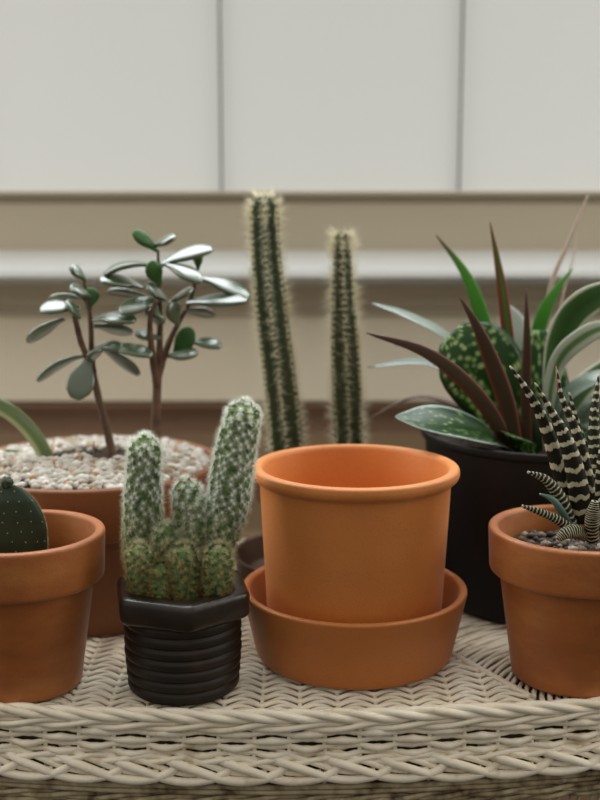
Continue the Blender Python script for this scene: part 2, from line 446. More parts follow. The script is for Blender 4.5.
# --- empty pot in its saucer ---
EC = (.0298, .586, 0)
o = MB().lathe(rounded([(0, 0), (.0534, 0), (.0621, .0390), (.0575, .0390), (.0490, .0062), (0, .0050)], [0, .0045, .0021, .0021, .004, 0], 6), EC, 128).build('pot_saucer', M['terra_saucer_shaded'], origin=EC)
fix_normals(o); tag(o, 'deep round terracotta saucer holding the empty pot in the middle', 'saucer')
zb = .0062
prof = [(0, 0), (.0462, 0), (.0470, .0015), (.0517, .0925), (.0551, .0940), (.0563, .0967), (.0559, .0996), (.0547, .1005), (.0512, .1005), (.0499, .0987), (.0490, .0900), (.0430, .008), (0, .0065)]
rs = [0, .003, .001, .002, .0018, .0018, .0018, .0012, .0018, .002, .004, .003, 0]
o = MB().lathe(rounded(prof, rs, 5), (EC[0], EC[1], zb), 144).build('flower_pot', M['terra'], origin=(EC[0], EC[1], zb))
fix_normals(o); tag(o, 'empty smooth terracotta flower pot with a thin rounded lip, set in a saucer', 'pot')

# ---------- plant helpers ----------
def leaf_mesh(mb, pts, widths, thick, nhint, fold=0, n=24, m=12, tipsharp=True, teeth=0, curl=0, pw=1):
    C = spline(pts, n); t = np.linspace(0, 1, n)
    wk = np.linspace(0, 1, len(widths)); W = np.interp(t, wk, widths)
    if n > 6:
        Wp = np.convolve(np.pad(W, 2, 'edge'), np.ones(5)/5, 'valid'); Wp[0], Wp[-1] = W[0], W[-1]; W = Wp
    TH = thick*np.interp(t, wk, np.array(widths)/max(widths))**.5
    T = np.gradient(C, axis=0); T /= np.linalg.norm(T, axis=1)[:, None]+1e-12
    nh = np.asarray(nhint, float)
    S = np.cross(T, nh); S /= np.linalg.norm(S, axis=1)[:, None]+1e-9
    N = np.cross(S, T)
    a = np.arange(m)*2*PI/m; ca, sa = np.cos(a), np.sin(a)
    if teeth:
        W = W*(1+teeth*(np.arange(n) % 2))
    wc = W[:, None]*ca[None, :]
    hh = TH[:, None]*(np.sign(sa)*np.abs(sa)**pw)[None, :]+fold*np.abs(wc)+curl*wc*wc/(W[:, None]+1e-6)
    V = C[:, None, :]+wc[..., None]*S[:, None, :]+hh[..., None]*N[:, None, :]
    Fc = [(i*m+j, i*m+(j+1) % m, (i+1)*m+(j+1) % m, (i+1)*m+j) for i in range(n-1) for j in range(m)]
    Fc += [tuple(range(m))[::-1], tuple((n-1)*m+j for j in range(m))]
    UV = np.stack([np.repeat(t, m), np.tile(ca*.5+.5, n)], 1)
    mb.add(V.reshape(-1, 3), Fc, UV)
def px_leaf(name, parent, mat, pp, wpx, thick, nh, Y=None, real=1, **kw):
    """pp: list of (px, py, Y)"""
    pts = [at(*p) for p in pp]; k = mpp(pts[len(pts)//2])
    b = MB(); leaf_mesh(b, pts, [w*k*.5*real for w in wpx], thick, nh, **kw)
    o = b.build(name, mat, parent); fix_normals(o); return o

# ================= THIMBLE CACTUS IN THE NUT-SHAPED POT =================
NC = np.array((-.0600, .5430, 0))
nut = thing('potted_cactus', 'small clustered cactus with fuzzy white spines in a dark pot shaped like a hex bolt', 'potted plant', NC)
b = MB(); zc = .0410; zt_ = .0543; R = .0374; n6 = 6
rot = math.radians(11)
def hexring(r, z, k=10):
    """hexagon with slightly rounded corners"""
    V = []
    for i in range(6):
        a0 = rot+PI/6+i*PI/3; c0 = np.array((math.cos(a0), math.sin(a0)))*r
        a_, c_ = [np.array((math.cos(rot+PI/6+(i+d)*PI/3), math.sin(rot+PI/6+(i+d)*PI/3)))*r for d in (-1, 1)]
        p0 = c0+(a_-c0)*.10; p1 = c0+(c_-c0)*.10
        for t in np.linspace(0, 1, k): V.append((1-t)**2*p0+2*t*(1-t)*c0+t*t*p1)
    V = np.array(V)+NC[:2]
    return np.column_stack([V, np.full(len(V), z)])
def circ_match(ring, r, z):
    d = ring[:, :2]-NC[:2]; d /= np.linalg.norm(d, axis=1)[:, None]
    return np.column_stack([NC[:2]+d*r, np.full(len(d), z)])
h0 = hexring(R, zc); rings = [circ_match(h0, .0265, zc)]
rings += [hexring(R*.955, zc), hexring(R*.99, zc+.0012), hexring(R, zc+.003), hexring(R, zt_-.003), hexring(R*.985, zt_-.001), hexring(R*.95, zt_), circ_match(h0, .0262, zt_+.0002), circ_match(h0, .0250, zt_-.0010), circ_match(h0, .0240, zt_-.004), circ_match(h0, .0235, zt_-.022), circ_match(h0, .0005, zt_-.022)]
kk = len(h0)
b.add(np.vstack(rings), [(i*kk+j, i*kk+(j+1) % kk, (i+1)*kk+(j+1) % kk, (i+1)*kk+j) for i in range(len(rings)-1) for j in range(kk)])
# threads
prof = [(0, 0), (.0262, 0), (.0274, .0010)]
nt_ = 7; ph_ = (zc-.0012)/nt_
for i in range(nt_):
    zz0 = .0012+i*ph_; rr = .0272+.0018*min(1, (i+1)/4)
    for t, d in ((.05, -.0003), (.14, .0006), (.35, .0010), (.65, .0010), (.86, .0006), (.95, -.0005)):
        prof.append((rr+d, zz0+t*ph_))
prof.append((.0265, zc+.0005)); prof.append((0, zc+.0005))
b2 = MB(); b2.lathe(prof, NC, 110)
nutp = b2.build('pot_body', M['glaze'], nut); fix_normals(nutp)
hd = b.build('pot_rim', M['glaze_rim'], nut); fix_normals(hd); sharp(hd, 50)
hd['label'] = 'hexagonal glazed rim like a bolt head'
soil_disc(nut, NC, .0236, .0475, M['soil'], .0012)

M['cactus_skin'] = noise_mat('thimble cactus skin', [(.3, (72, 94, 54)), (.7, (128, 146, 92))], 250, .6, spec=.3)
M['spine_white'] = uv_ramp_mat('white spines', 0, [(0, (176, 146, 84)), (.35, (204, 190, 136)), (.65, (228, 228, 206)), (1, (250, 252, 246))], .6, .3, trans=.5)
def cactus_seg(parent, pts, radii, seed=0, sp=.0040, ylo=None, spl=.0042, nsp=21):
    """column with tubercles on a spiral lattice, each tipped with a star of spines"""
    rg = np.random.default_rng(seed)
    n = 60; C = spline(pts, n); R = np.interp(np.linspace(0, 1, n), np.linspace(0, 1, len(radii)), radii)
    L = np.concatenate([[0], np.cumsum(np.linalg.norm(np.diff(C, axis=0), axis=1))]); TL = L[-1]
    rtip = R[-1]
    # round tip
    R = np.where(L > TL-rtip, R*np.sqrt(np.clip(1-((L-(TL-rtip))/rtip)**2, .0004, 1)), R)
    T = np.gradient(C, axis=0); T /= np.linalg.norm(T, axis=1)[:, None]
    A = np.cross(T, (0, 1., 0)); A /= np.linalg.norm(A, axis=1)[:, None]; B = np.cross(A, T)
    # sites
    sites = []; s_ = 0.0; phi = 0; 
    rows_ = max(3, int(TL/(sp*.62)))
    for k in range(rows_+1):
        s_ = TL*(k+.5)/(rows_+1)
        r = np.interp(s_, L, R); cnt = max(3, int(round(2*PI*r/(sp*1.15))))
        # arc length correction near the tip
        for j in range(cnt):
            a = 2*PI*(j+.5*(k % 2))/cnt+rg.uniform(-.22, .22)
            sites.append((s_+rg.uniform(-.0008, .0008), a, r*rg.uniform(.94, 1.07)))
    for q in range(4): sites.append((TL-rtip*.02, q*2.1, rtip*.15))
    body = MB(); spn = MB()
    m = 26
    a = np.arange(m)*2*PI/m
    V = (C[:, None]+.93*R[:, None, None]*(np.cos(a)[None, :, None]*A[:, None]+np.sin(a)[None, :, None]*B[:, None])).reshape(-1, 3)
    body.add(V, [(i*m+j, i*m+(j+1) % m, (i+1)*m+(j+1) % m, (i+1)*m+j) for i in range(n-1) for j in range(m)]+[tuple(range(m))[::-1], tuple((n-1)*m+j for j in range(m))])
    for s_, an, r in sites:
        c = np.array([np.interp(s_, L, C[:, q]) for q in range(3)])
        t = unit([np.interp(s_, L, T[:, q]) for q in range(3)]); A0 = unit(np.cross(t, (0, 1., 0))); B0 = np.cross(A0, t)
        rad = math.cos(an)*A0+math.sin(an)*B0
        # outward normal tilts to the tip near the end
        f = np.clip((s_-(TL-rtip))/rtip, 0, 1); nrm = unit(rad*math.sqrt(max(0, 1-f*f))+t*f*1.0+t*.25)
        p = c+rad*r*.93
        # tubercle: small cone
        tf = np.clip((TL-s_)/rtip, .35, 1); h = sp*.62*tf; e1 = unit(np.cross(nrm, t+.01)); e2 = np.cross(nrm, e1); q6 = np.arange(6)*PI/3
        ring = p-nrm*.0003+tf*sp*.46*(np.cos(q6)[:, None]*e1+np.sin(q6)[:, None]*e2)
        ring2 = p+nrm*h*.7+tf*sp*.26*(np.cos(q6)[:, None]*e1+np.sin(q6)[:, None]*e2)
        body.add(np.vstack([ring, ring2, [p+nrm*h]]), [(i, (i+1) % 6, 6+(i+1) % 6, 6+i) for i in range(6)]+[(6+i, 6+(i+1) % 6, 12) for i in range(6)])
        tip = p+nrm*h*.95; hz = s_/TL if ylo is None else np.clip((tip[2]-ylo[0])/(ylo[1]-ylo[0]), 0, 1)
        tipn = nsp+(16 if s_ > TL-rtip*1.5 else 0)
        for k in range(tipn):
            b_ = 2*PI*(k+rg.uniform(-.3, .3))/tipn
            el = rg.uniform(.15, .75) if k % 5 else 1.6
            if s_ > TL-rtip*1.5: el += rg.uniform(0, .9)
            d = unit(math.cos(b_)*e1+math.sin(b_)*e2+nrm*el)
            ln = spl*rg.uniform(.55, 1.2); w = .00011
            e3 = unit(np.cross(d, nrm+.01)); e4 = np.cross(d, e3)
            base = [tip+w*e3, tip+w*(-.5*e3+.87*e4), tip+w*(-.5*e3-.87*e4)]
            endp = tip+d*ln-nrm*ln*.12
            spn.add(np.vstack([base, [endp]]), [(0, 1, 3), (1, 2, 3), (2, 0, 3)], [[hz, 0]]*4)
    o = body.build('stem', M['cactus_skin'], parent); sq = spn.build('spines', M['spine_white'], o, smooth=False)
    return o
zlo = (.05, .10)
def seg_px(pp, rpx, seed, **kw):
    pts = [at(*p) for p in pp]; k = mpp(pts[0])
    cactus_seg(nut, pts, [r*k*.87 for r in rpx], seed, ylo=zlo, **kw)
seg_px([(148, 592, .552), (143, 560, .551), (143, 500, .549), (145, 436, .548)], [14, 17, 18, 16, 13], 1)
seg_px([(207, 590, .548), (215, 555, .546), (228, 500, .545), (236, 450, .545), (246, 402, .546)], [11, 14, 19, 20, 18, 14], 2)
seg_px([(190, 592, .550), (192, 550, .546), (189, 515, .546), (185, 480, .548)], [12, 14, 14, 13, 11], 3)
seg_px([(184, 600, .531), (184, 578, .531), (185, 545, .533)], [12, 14, 12.5], 4)
seg_px([(144, 592, .532), (141, 575, .531), (139, 545, .531)], [10, 11.5, 10.5], 5)
seg_px([(214, 594, .530), (218, 576, .529), (219, 545, .531)], [10, 13, 12], 6)
seg_px([(158, 592, .543), (163, 560, .541), (168, 524, .541)], [10, 12, 11], 7)
seg_px([(160, 600, .530), (160, 585, .529), (161, 563, .531)], [9, 11, 10], 8)
seg_px([(200, 592, .538), (203, 570, .538), (201, 545, .540)], [9, 11, 10], 9)
seg_px([(176, 592, .540), (174, 565, .538), (177, 538, .539)], [9, 11, 10], 10)
seg_px([(190, 560, .541), (196, 530, .542), (199, 498, .545)], [9, 10, 9], 11)

# ================= PRICKLY PEAR, LEFT POT =================
LC = np.array((-.1420, .5460, 0))
lp = thing('potted_prickly_pear', 'terracotta pot at the left edge holding a flat dotted prickly pear pad', 'potted plant', LC)
classic_pot(lp, LC, .0425, .0282, .0815, .0250, .0052, M['terra_old'])
soil_disc(lp, LC, .0350, .0580, M['soil'], .001)
pebbles(lp, LC, .033, .0580, 160, .0016, M['pebble_dark'], 'grit')
M['pad'] = noise_mat('prickly pear skin', [(.3, (34, 48, 32)), (.7, (50, 66, 42))], 60, .55, .1, 600, spec=.4)
M['areole'] = noise_mat('pale areoles', [(.3, (168, 172, 140)), (.7, (190, 192, 160))], 60, .8, trans=.3)
b = MB(); pc = at(1, 535, .552); k = mpp(pc)
# pad outline: narrow base, broad middle, rounded top
nrow, m = 40, 36
cl = spline([at(0, 600, .552), at(1, 560, .5515), at(3, 520, .551), at(8, 483, .551)], nrow)
hw = [10, 30, 43, 46, 44, 37, 25, 3]
t = np.linspace(0, 1, nrow)
from math import sin
Wd = np.interp(t, [0, .12, .3, .45, .6, .72, .82, .9, .96, 1], [14, 30, 43, 46, 44, 39, 31, 22, 13, 1])*k
Tk = np.interp(t, [0, .2, .5, .85, 1], [.004, .0058, .0060, .0045, .0005])
V = []; UVs = []
for i in range(nrow):
    for j in range(m):
        a = 2*PI*j/m; ca, sa = math.cos(a), math.sin(a)
        V.append(cl[i]+np.array((Wd[i]*ca, -Tk[i]*np.sign(sa)*abs(sa)**.75+.08*Wd[i]*ca*0, 0)))
b.add(V, [(i*m+j, i*m+(j+1) % m, (i+1)*m+(j+1) % m, (i+1)*m+j) for i in range(nrow-1) for j in range(m)]+[tuple(range(m))[::-1], tuple((nrow-1)*m+j for j in range(m))])
pad = b.build('pad', M['pad'], lp); fix_normals(pad)
ar = MB()
for i in range(3, nrow-1, 1):
    pass
def padw(z): 
    zz = cl[:, 2]; return np.interp(z, zz, Wd), np.interp(z, zz, Tk), np.interp(z, zz, cl[:, 0]), np.interp(z, zz, cl[:, 1])
rowz = np.arange(.070, cl[-1, 2]-.001, .0052)
for i, z in enumerate(rowz):
    w, th, x_, y_ = padw(z)
    for u in np.arange(-1.0, 1.01, .0066/w if w > .004 else .9):
        uu = np.clip(u+(.0033/w if i % 2 else 0)+rng.uniform(-.04, .04), -.97, .97)
        yy = y_-th*(1-uu*uu)**.375
        c = (x_+w*uu, yy-.0002, z+rng.uniform(-.0005, .0005)); blob(ar, c, .00042, (1, .8, 1), i)
        for s_ in range(5):
            d = unit((rng.uniform(-1, 1), -1, rng.uniform(-.8, 1))); ar.tube([np.array(c), np.array(c)+d*.0011], [.00007, .00002], 3)
# fine spines round the rim of the pad
for sgn in (-1, 1):
    for tt in np.linspace(.35, .99, 70):
        w, x_, y_, z_ = np.interp(tt, t, Wd), *[np.interp(tt, t, cl[:, q]) for q in range(3)]
        c = np.array((x_+sgn*w*.99, y_, z_)); nrm = unit((sgn*(1-tt*.5), 0, tt**3))
        for s_ in range(4):
            d = unit(nrm+rng.uniform(-.7, .7, 3)); ar.tube([c, c+d*.0012], [.00009, .00002], 3)
ar.build('areoles', M['areole'], pad)
bd = MB(); c = at(7, 483, .551); blob(bd, c, .0031, (1, .9, 1.05), 5, 3); o = bd.build('bud', M['pad'], lp); 
sp_ = MB()
for q in range(70):
    d = unit(rng.normal(size=3)+np.array((0, 0, .5))); sp_.tube([c+d*.0028, c+d*.0041], [.00009, .00002], 3)
sp_.build('bud_spines', M['areole'], o)

# ================= ZEBRA HAWORTHIA, RIGHT POT =================
RC = np.array((.1450, .5570, 0))
rp = thing('potted_haworthia', 'terracotta pot at the right edge holding a dark rosette with white zebra bands', 'potted plant', RC)
classic_pot(rp, RC, .0468, .0325, .0803, .0238, .0052, M['terra_old'])
soil_disc(rp, RC, .0400, .0665, M['soil'], .0015)
pebbles(rp, RC, .037, .0670, 300, .0026, M['pebble_dark'], 'grit')
def zebra(name, freq, dark, light):
    m, nt, b = new_mat(name)
    uv = nd(nt, 'ShaderNodeUVMap'); sp = nd(nt, 'ShaderNodeSeparateXYZ'); nt.links.new(uv.outputs[0], sp.inputs[0])
    mp = nd(nt, 'ShaderNodeMapping'); mp.inputs['Scale'].default_value = (freq*.6, 3, 1); nt.links.new(uv.outputs[0], mp.inputs[0])
    n = nd(nt, 'ShaderNodeTexNoise', Scale=1, Detail=3); nt.links.new(mp.outputs[0], n.inputs['Vector'])
    mu = nd(nt, 'ShaderNodeMath', operation='MULTIPLY'); mu.inputs[1].default_value = freq*2*PI; nt.links.new(sp.outputs[0], mu.inputs[0])
    ad = nd(nt, 'ShaderNodeMath', operation='MULTIPLY_ADD'); ad.inputs[1].default_value = 5.0; nt.links.new(n.outputs['Fac'], ad.inputs[0]); nt.links.new(mu.outputs[0], ad.inputs[2])
    si = nd(nt, 'ShaderNodeMath', operation='SINE'); nt.links.new(ad.outputs[0], si.inputs[0])
    r = ramp(nt, si.outputs[0], [(.66, lin(dark)), (.82, lin(light))]); 
    mr = nd(nt, 'ShaderNodeMapRange'); mr.inputs['From Min'].default_value = -1; nt.links.new(si.outputs[0], mr.inputs['Value']); nt.links.new(mr.outputs[0], r.inputs[0])
    nt.links.new(r.outputs[0], b.inputs['Base Color']); b.inputs['Roughness'].default_value = .6; b.inputs['Specular IOR Level'].default_value = .3
    bp = nd(nt, 'ShaderNodeBump', Strength=.6, Distance=.0006); nt.links.new(r.outputs[0], bp.inputs['Height']); nt.links.new(bp.outputs[0], b.inputs['Normal'])
    return m
M['zebra'] = zebra('zebra banded leaf', 12, (26, 27, 17), (196, 190, 162))
M['zebra_fine'] = zebra('finely banded leaf', 16, (28, 31, 20), (180, 178, 148))
M['zebra_blue'] = uv_ramp_mat('bluish small leaf', 0, [(0, (60, 80, 66)), (.6, (92, 126, 116)), (1, (110, 140, 126))], .5)
cam = np.array((0, 0, H))
hw = [
 ([(571, 522, .553), (562, 480, .549), (545, 425, .545), (528, 392, .543), (510, 366, .542)], [15, 18, 16, 11, 7, 2], 'zebra'),
 ([(582, 522, .548), (577, 480, .543), (566, 440, .541), (552, 412, .541), (535, 383, .542)], [20, 23, 19, 12, 7, 2], 'zebra'),
 ([(592, 522, .556), (586, 470, .556), (575, 428, .558), (562, 398, .560), (557, 370, .561)], [13, 14, 12, 8, 5, 1.5], 'zebra'),
 ([(596, 522, .563), (590, 470, .566), (579, 430, .568), (569, 392, .571)], [12, 13, 10, 6, 1.5], 'zebra'),
 ([(603, 522, .560), (597, 470, .563), (594, 420, .566), (599, 374, .570)], [15, 16, 14, 9, 2], 'zebra_fine'),
 ([(606, 522, .550), (604, 480, .548), (606, 440, .549), (612, 395, .552)], [18, 20, 16, 9, 2], 'zebra'),
 ([(572, 526, .547), (560, 498, .541), (546, 480, .538), (528, 472, .537)], [14, 15, 13, 9, 3], 'zebra_fine'),
 ([(571, 527, .545), (560, 509, .540), (552, 499, .538), (540, 494, .537)], [9, 9, 7, 2], 'zebra_blue'),
 ([(572, 529, .543), (556, 519, .538), (540, 512, .535), (522, 506, .534)], [10, 11, 9, 7, 3], 'zebra_fine'),
 ([(584, 536, .534), (576, 531, .530), (566, 533, .527), (558, 539, .526)], [12, 15, 14, 8], 'zebra_fine'),
 ([(592, 540, .535), (592, 522, .530), (593, 512, .529), (595, 501, .529)], [14, 16, 15, 8], 'zebra_fine'),
 ([(600, 522, .545), (616, 480, .545), (634, 440, .548), (652, 410, .552)], [18, 20, 16, 9, 2], 'zebra'),
 ([(604, 524, .553), (628, 490, .556), (652, 470, .560), (672, 455, .566)], [16, 18, 14, 8, 2], 'zebra'),
 ([(600, 530, .538), (622, 512, .534), (640, 504, .532), (655, 500, .531)], [12, 14, 11, 7, 2], 'zebra_fine'),
]
for pp, w, mt in hw:
    px_leaf('leaf', rp, M[mt], pp, [q*.9 for q in w], .0030 if max(w) > 14 else .0018, unit((-.15, -1, .35)), n=60, m=14, teeth=.05)
for i in (2,):
    pass
tipb = MB(); tipb.tube([at(559, 390, .5605), at(557, 378, .561), at(556, 366, .561)], [.0010, .0007, .0002], 6)
o = tipb.build('dry_tip', noise_mat('dry leaf tip', [(.3, (150, 104, 82)), (.7, (176, 132, 108))], 100, .8), rp)

# ================= BOWL WITH JADE PLANT =================
BC = np.array((-.1285, .6700, 0))
jp = thing('potted_jade_plant', 'wide terracotta bowl of pale pebbles with a branching glossy jade plant, back left', 'potted plant', BC)
classic_pot(jp, BC, .0792, .0630, .0905, .0315, .0055, M['terra_dark'], step=.004, name='bowl')
soil_disc(jp, BC, .0712, .0868, M['soil'], .002, dome=.008)
t1 = at(114, 470, .664); t2 = at(156, 455, .672)
pebbles(jp, BC, .0715, .0878, 2600, .0030, M['pebble'], 'pebbles', dome=.008,
        bare=[(t1[0], .661, .017), (t2[0]-.008, .664, .015), (t1[0]-.018, .667, .013), (t1[0]-.036, .66, .010), ((t1[0]+t2[0])/2, .666, .010)])
M['bark'] = noise_mat('jade bark', [(.3, (74, 54, 42)), (.7, (112, 86, 66))], 120, .75, .5, 300)
M['jade'] = noise_mat('jade leaf', [(.3, (48, 70, 38)), (.7, (68, 94, 52))], 60, .34, spec=1, coat=1)
M['jade'].node_tree.nodes['Principled BSDF'].inputs['Coat Roughness'].default_value = .30; M['jade'].node_tree.nodes['Principled BSDF'].inputs['Coat IOR'].default_value = 1.7
M['jade_young'] = noise_mat('young jade leaf', [(.3, (64, 112, 52)), (.7, (84, 132, 64))], 60, .35, spec=.6, trans=.35)
def stem(pp, r, par=jp, name='stem', mat=None):
    pts = [at(*p) for p in pp]; b = MB(); C = spline(pts, 24)
    R = np.interp(np.linspace(0, 1, 24), np.linspace(0, 1, len(r)), r)*(1+.05*np.sin(np.arange(24)*1.7))
    b.tube(C, R, 12, up=(0, 1, .01)); o = b.build(name, mat or M['bark'], par); return o
stem([(116, 472, .661), (107, 430, .661), (98, 396, .661), (92, 362, .661), (91, 330, .662), (88, 300, .664), (83, 279, .665)], [.0030, .0025, .0022, .0019, .0015, .0012, .0008])
stem([(94, 372, .661), (82, 345, .657), (76, 322, .654), (72, 308, .653)], [.0020, .0018, .0014])
stem([(155, 462, .668), (156, 420, .669), (157, 390, .669), (159, 360, .669), (160, 325, .669), (159, 290, .668), (158, 250, .668)], [.0033, .0030, .0026, .0022, .0018, .0014, .0008])
stem([(158, 378, .669), (168, 345, .673), (180, 320, .676), (190, 300, .677), (197, 272, .678), (198, 262, .678)], [.0021, .0019, .0016, .0013, .0010, .0007])
stem([(157, 386, .668), (152, 352, .660), (150, 322, .655), (156, 300, .652)], [.0024, .0021, .0016, .0012])
toc = lambda p: unit(cam-p)
def jade_leaf(bx, by, tx, ty, Yb, Yt, wapp, fac, real=.0125, mat='jade', arch=2.5, roll=0):
    """fac: how much the face is turned to the camera (sets apparent width)"""
    p0 = at(bx, by, Yb); p1 = at(tx, ty, Yt)
    mid = (p0+p1)/2+np.array((0, 0, arch*mpp(p0)))
    fac = fac*1.15 if 0 < fac < .6 else fac; v = toc(mid); up = np.array((roll, 0, 1.)); n_ = unit(up*math.sqrt(max(.01, 1-fac*fac))+v*fac)
    b = MB(); W = real/2
    leaf_mesh(b, [p0, (p0+mid)/2+np.array((0, 0, .3*arch*mpp(p0))), mid, (mid+p1)/2+np.array((0, 0, .3*arch*mpp(p0))), p1], [W*.25, W*.38, W*.62, W*.88, W, W, W*.86, W*.3], .0019, n_, n=24, m=18, curl=.04, pw=.55)
    o = b.build('leaf', M[mat], jp); fix_normals(o)
J = [  # left tree
 (86, 281, 70, 267, .665, .660, .0, .55, .008, 'jade', 1, 0),
 (90, 297, 71, 290, .664, .655, 0, .50, .012, 'jade', 2, 0),
 (80, 309, 40, 311, .655, .650, 0, .42, .014, 'jade', 3, 0),
 (64, 319, 28, 342, .654, .660, 0, -.35, .012, 'jade', 2, 0),
 (86, 356, 38, 381, .661, .665, 0, -.35, .010, 'jade', 5, 0),
 (89, 358, 75, 399, .659, .650, 0, .95, .0165, 'jade', 0, 0),
 (93, 320, 135, 321, .662, .652, 0, .42, .014, 'jade', 3, 0),
 (94, 326, 132, 333, .662, .670, 0, -.5, .013, 'jade', 1, 0),
 (94, 349, 122, 348, .661, .655, 0, .40, .010, 'jade', 2, 0),
 (104, 348, 152, 356, .661, .650, 0, .40, .012, 'jade', 3, 0),
 (100, 347, 139, 375, .661, .668, 0, -.45, .011, 'jade', 2, 0),
 (92, 362, 97, 350, .661, .650, 0, .6, .011, 'jade', 1, 0),
 (84, 299, 50, 301, .664, .675, 0, -.35, .012, 'jade', 3, 0),
 (88, 310, 93, 288, .664, .668, 0, .7, .010, 'jade_young', 1, 0),
 (80, 318, 66, 303, .656, .648, 0, .5, .012, 'jade', 1, 0),
 # right tree
 (157, 251, 133, 232, .668, .664, 0, .75, .009, 'jade_young', 1, 0),
 (155, 246, 175, 238, .668, .660, 0, .60, .010, 'jade', 1, 0),
 (160, 266, 213, 249, .668, .672, 0, .42, .014, 'jade', 3, 0),
 (156, 268, 104, 275, .668, .662, 0, .15, .013, 'jade', 7, 0),
 (165, 264, 201, 282, .668, .655, 0, .45, .012, 'jade', 2, 0),
 (198, 270, 198, 252, .678, .678, 0, .7, .006, 'jade_young', 0, 0),
 (198, 278, 249, 298, .678, .672, 0, .42, .013, 'jade', 3, 0),
 (186, 303, 247, 301, .676, .664, 0, .42, .015, 'jade', 2, 0),
 (143, 288, 100, 281, .668, .658, 0, .40, .014, 'jade', 3, 0),
 (146, 296, 108, 293, .668, .676, 0, -.45, .013, 'jade', 1, 0),
 (162, 299, 120, 313, .664, .650, 0, .46, .014, 'jade', 2, 0),
 (166, 300, 146, 286, .666, .658, 0, .45, .014, 'jade', 1, 0),
 (170, 302, 191, 291, .670, .658, 0, .45, .014, 'jade', 1, 0),
 (160, 326, 154, 313, .668, .656, 0, .5, .012, 'jade', 0, 0),
 (160, 338, 136, 335, .668, .660, 0, .36, .012, 'jade', 1, 0),
 (174, 357, 192, 329, .672, .668, 0, .85, .013, 'jade_young', 0, 0),
 (168, 356, 196, 355, .670, .658, 0, .45, .013, 'jade', 1, 0),
 (190, 342, 221, 347, .674, .668, 0, .40, .011, 'jade', 2, 0),
 (184, 310, 214, 316, .676, .684, 0, -.4, .013, 'jade', 1, 0),
 (160, 285, 150, 262, .668, .662, 0, .8, .011, 'jade_young', 0, 0),
 (178, 325, 170, 302, .674, .664, 0, .7, .013, 'jade', 0, 0),
 (160, 318, 146, 304, .664, .656, 0, .8, .012, 'jade', 0, 0),
]
for a_ in J: jade_leaf(*a_)
M['strap'] = uv_ramp_mat('strap leaf', 1, [(0, (196, 202, 160)), (.14, (190, 198, 150)), (.3, (110, 130, 72)), (.75, (84, 104, 56)), (1, (120, 140, 90))], .4, trans=.2)
px_leaf('strap_leaf', jp, M['strap'], [(50, 484, .655), (46, 458, .655), (32, 433, .652), (8, 411, .646), (-25, 398, .640), (-50, 402, .636)], [13, 16, 18, 18, 13, 2], .0016, unit((.5, -.8, .4)), n=30)
px_leaf('strap_leaf', jp, M['strap'], [(42, 484, .660), (36, 470, .665), (22, 455, .668), (4, 450, .670)], [8, 9, 8, 2], .0012, unit((.3, -.8, .4)), n=20)

# ================= TALL COLUMN CACTI =================
CC = np.array((.0130, .7050, 0))
cd = MB().lathe(rounded([(0, 0), (.053, 0), (.0575, .0215), (.0545, .0215), (.050, .005), (0, .005)], [0, .002, .001, .001, .002, 0]), CC, 96).build('plant_dish', M['dish'], origin=CC)
fix_normals(cd); tag(cd, 'dark brown round dish on the wicker behind the empty pot and its saucer', 'dish')
cp = thing('potted_column_cactus', 'two tall ribbed column cacti with white spines rising behind the empty pot', 'potted plant', CC+np.array((0, 0, .0055)))
classic_pot(cp, (CC[0], CC[1], .0053), .0440, .0340, .0720, .02, .004, M['terra_dark'])
soil_disc(cp, CC, .0385, .0690, M['soil'], .0015)
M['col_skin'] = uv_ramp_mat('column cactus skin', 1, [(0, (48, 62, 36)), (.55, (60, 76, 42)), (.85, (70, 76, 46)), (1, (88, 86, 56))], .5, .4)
M['col_spine'] = noise_mat('pale column spines', [(.3, (240, 234, 212)), (.7, (250, 248, 236))], 60, .6, trans=.6)
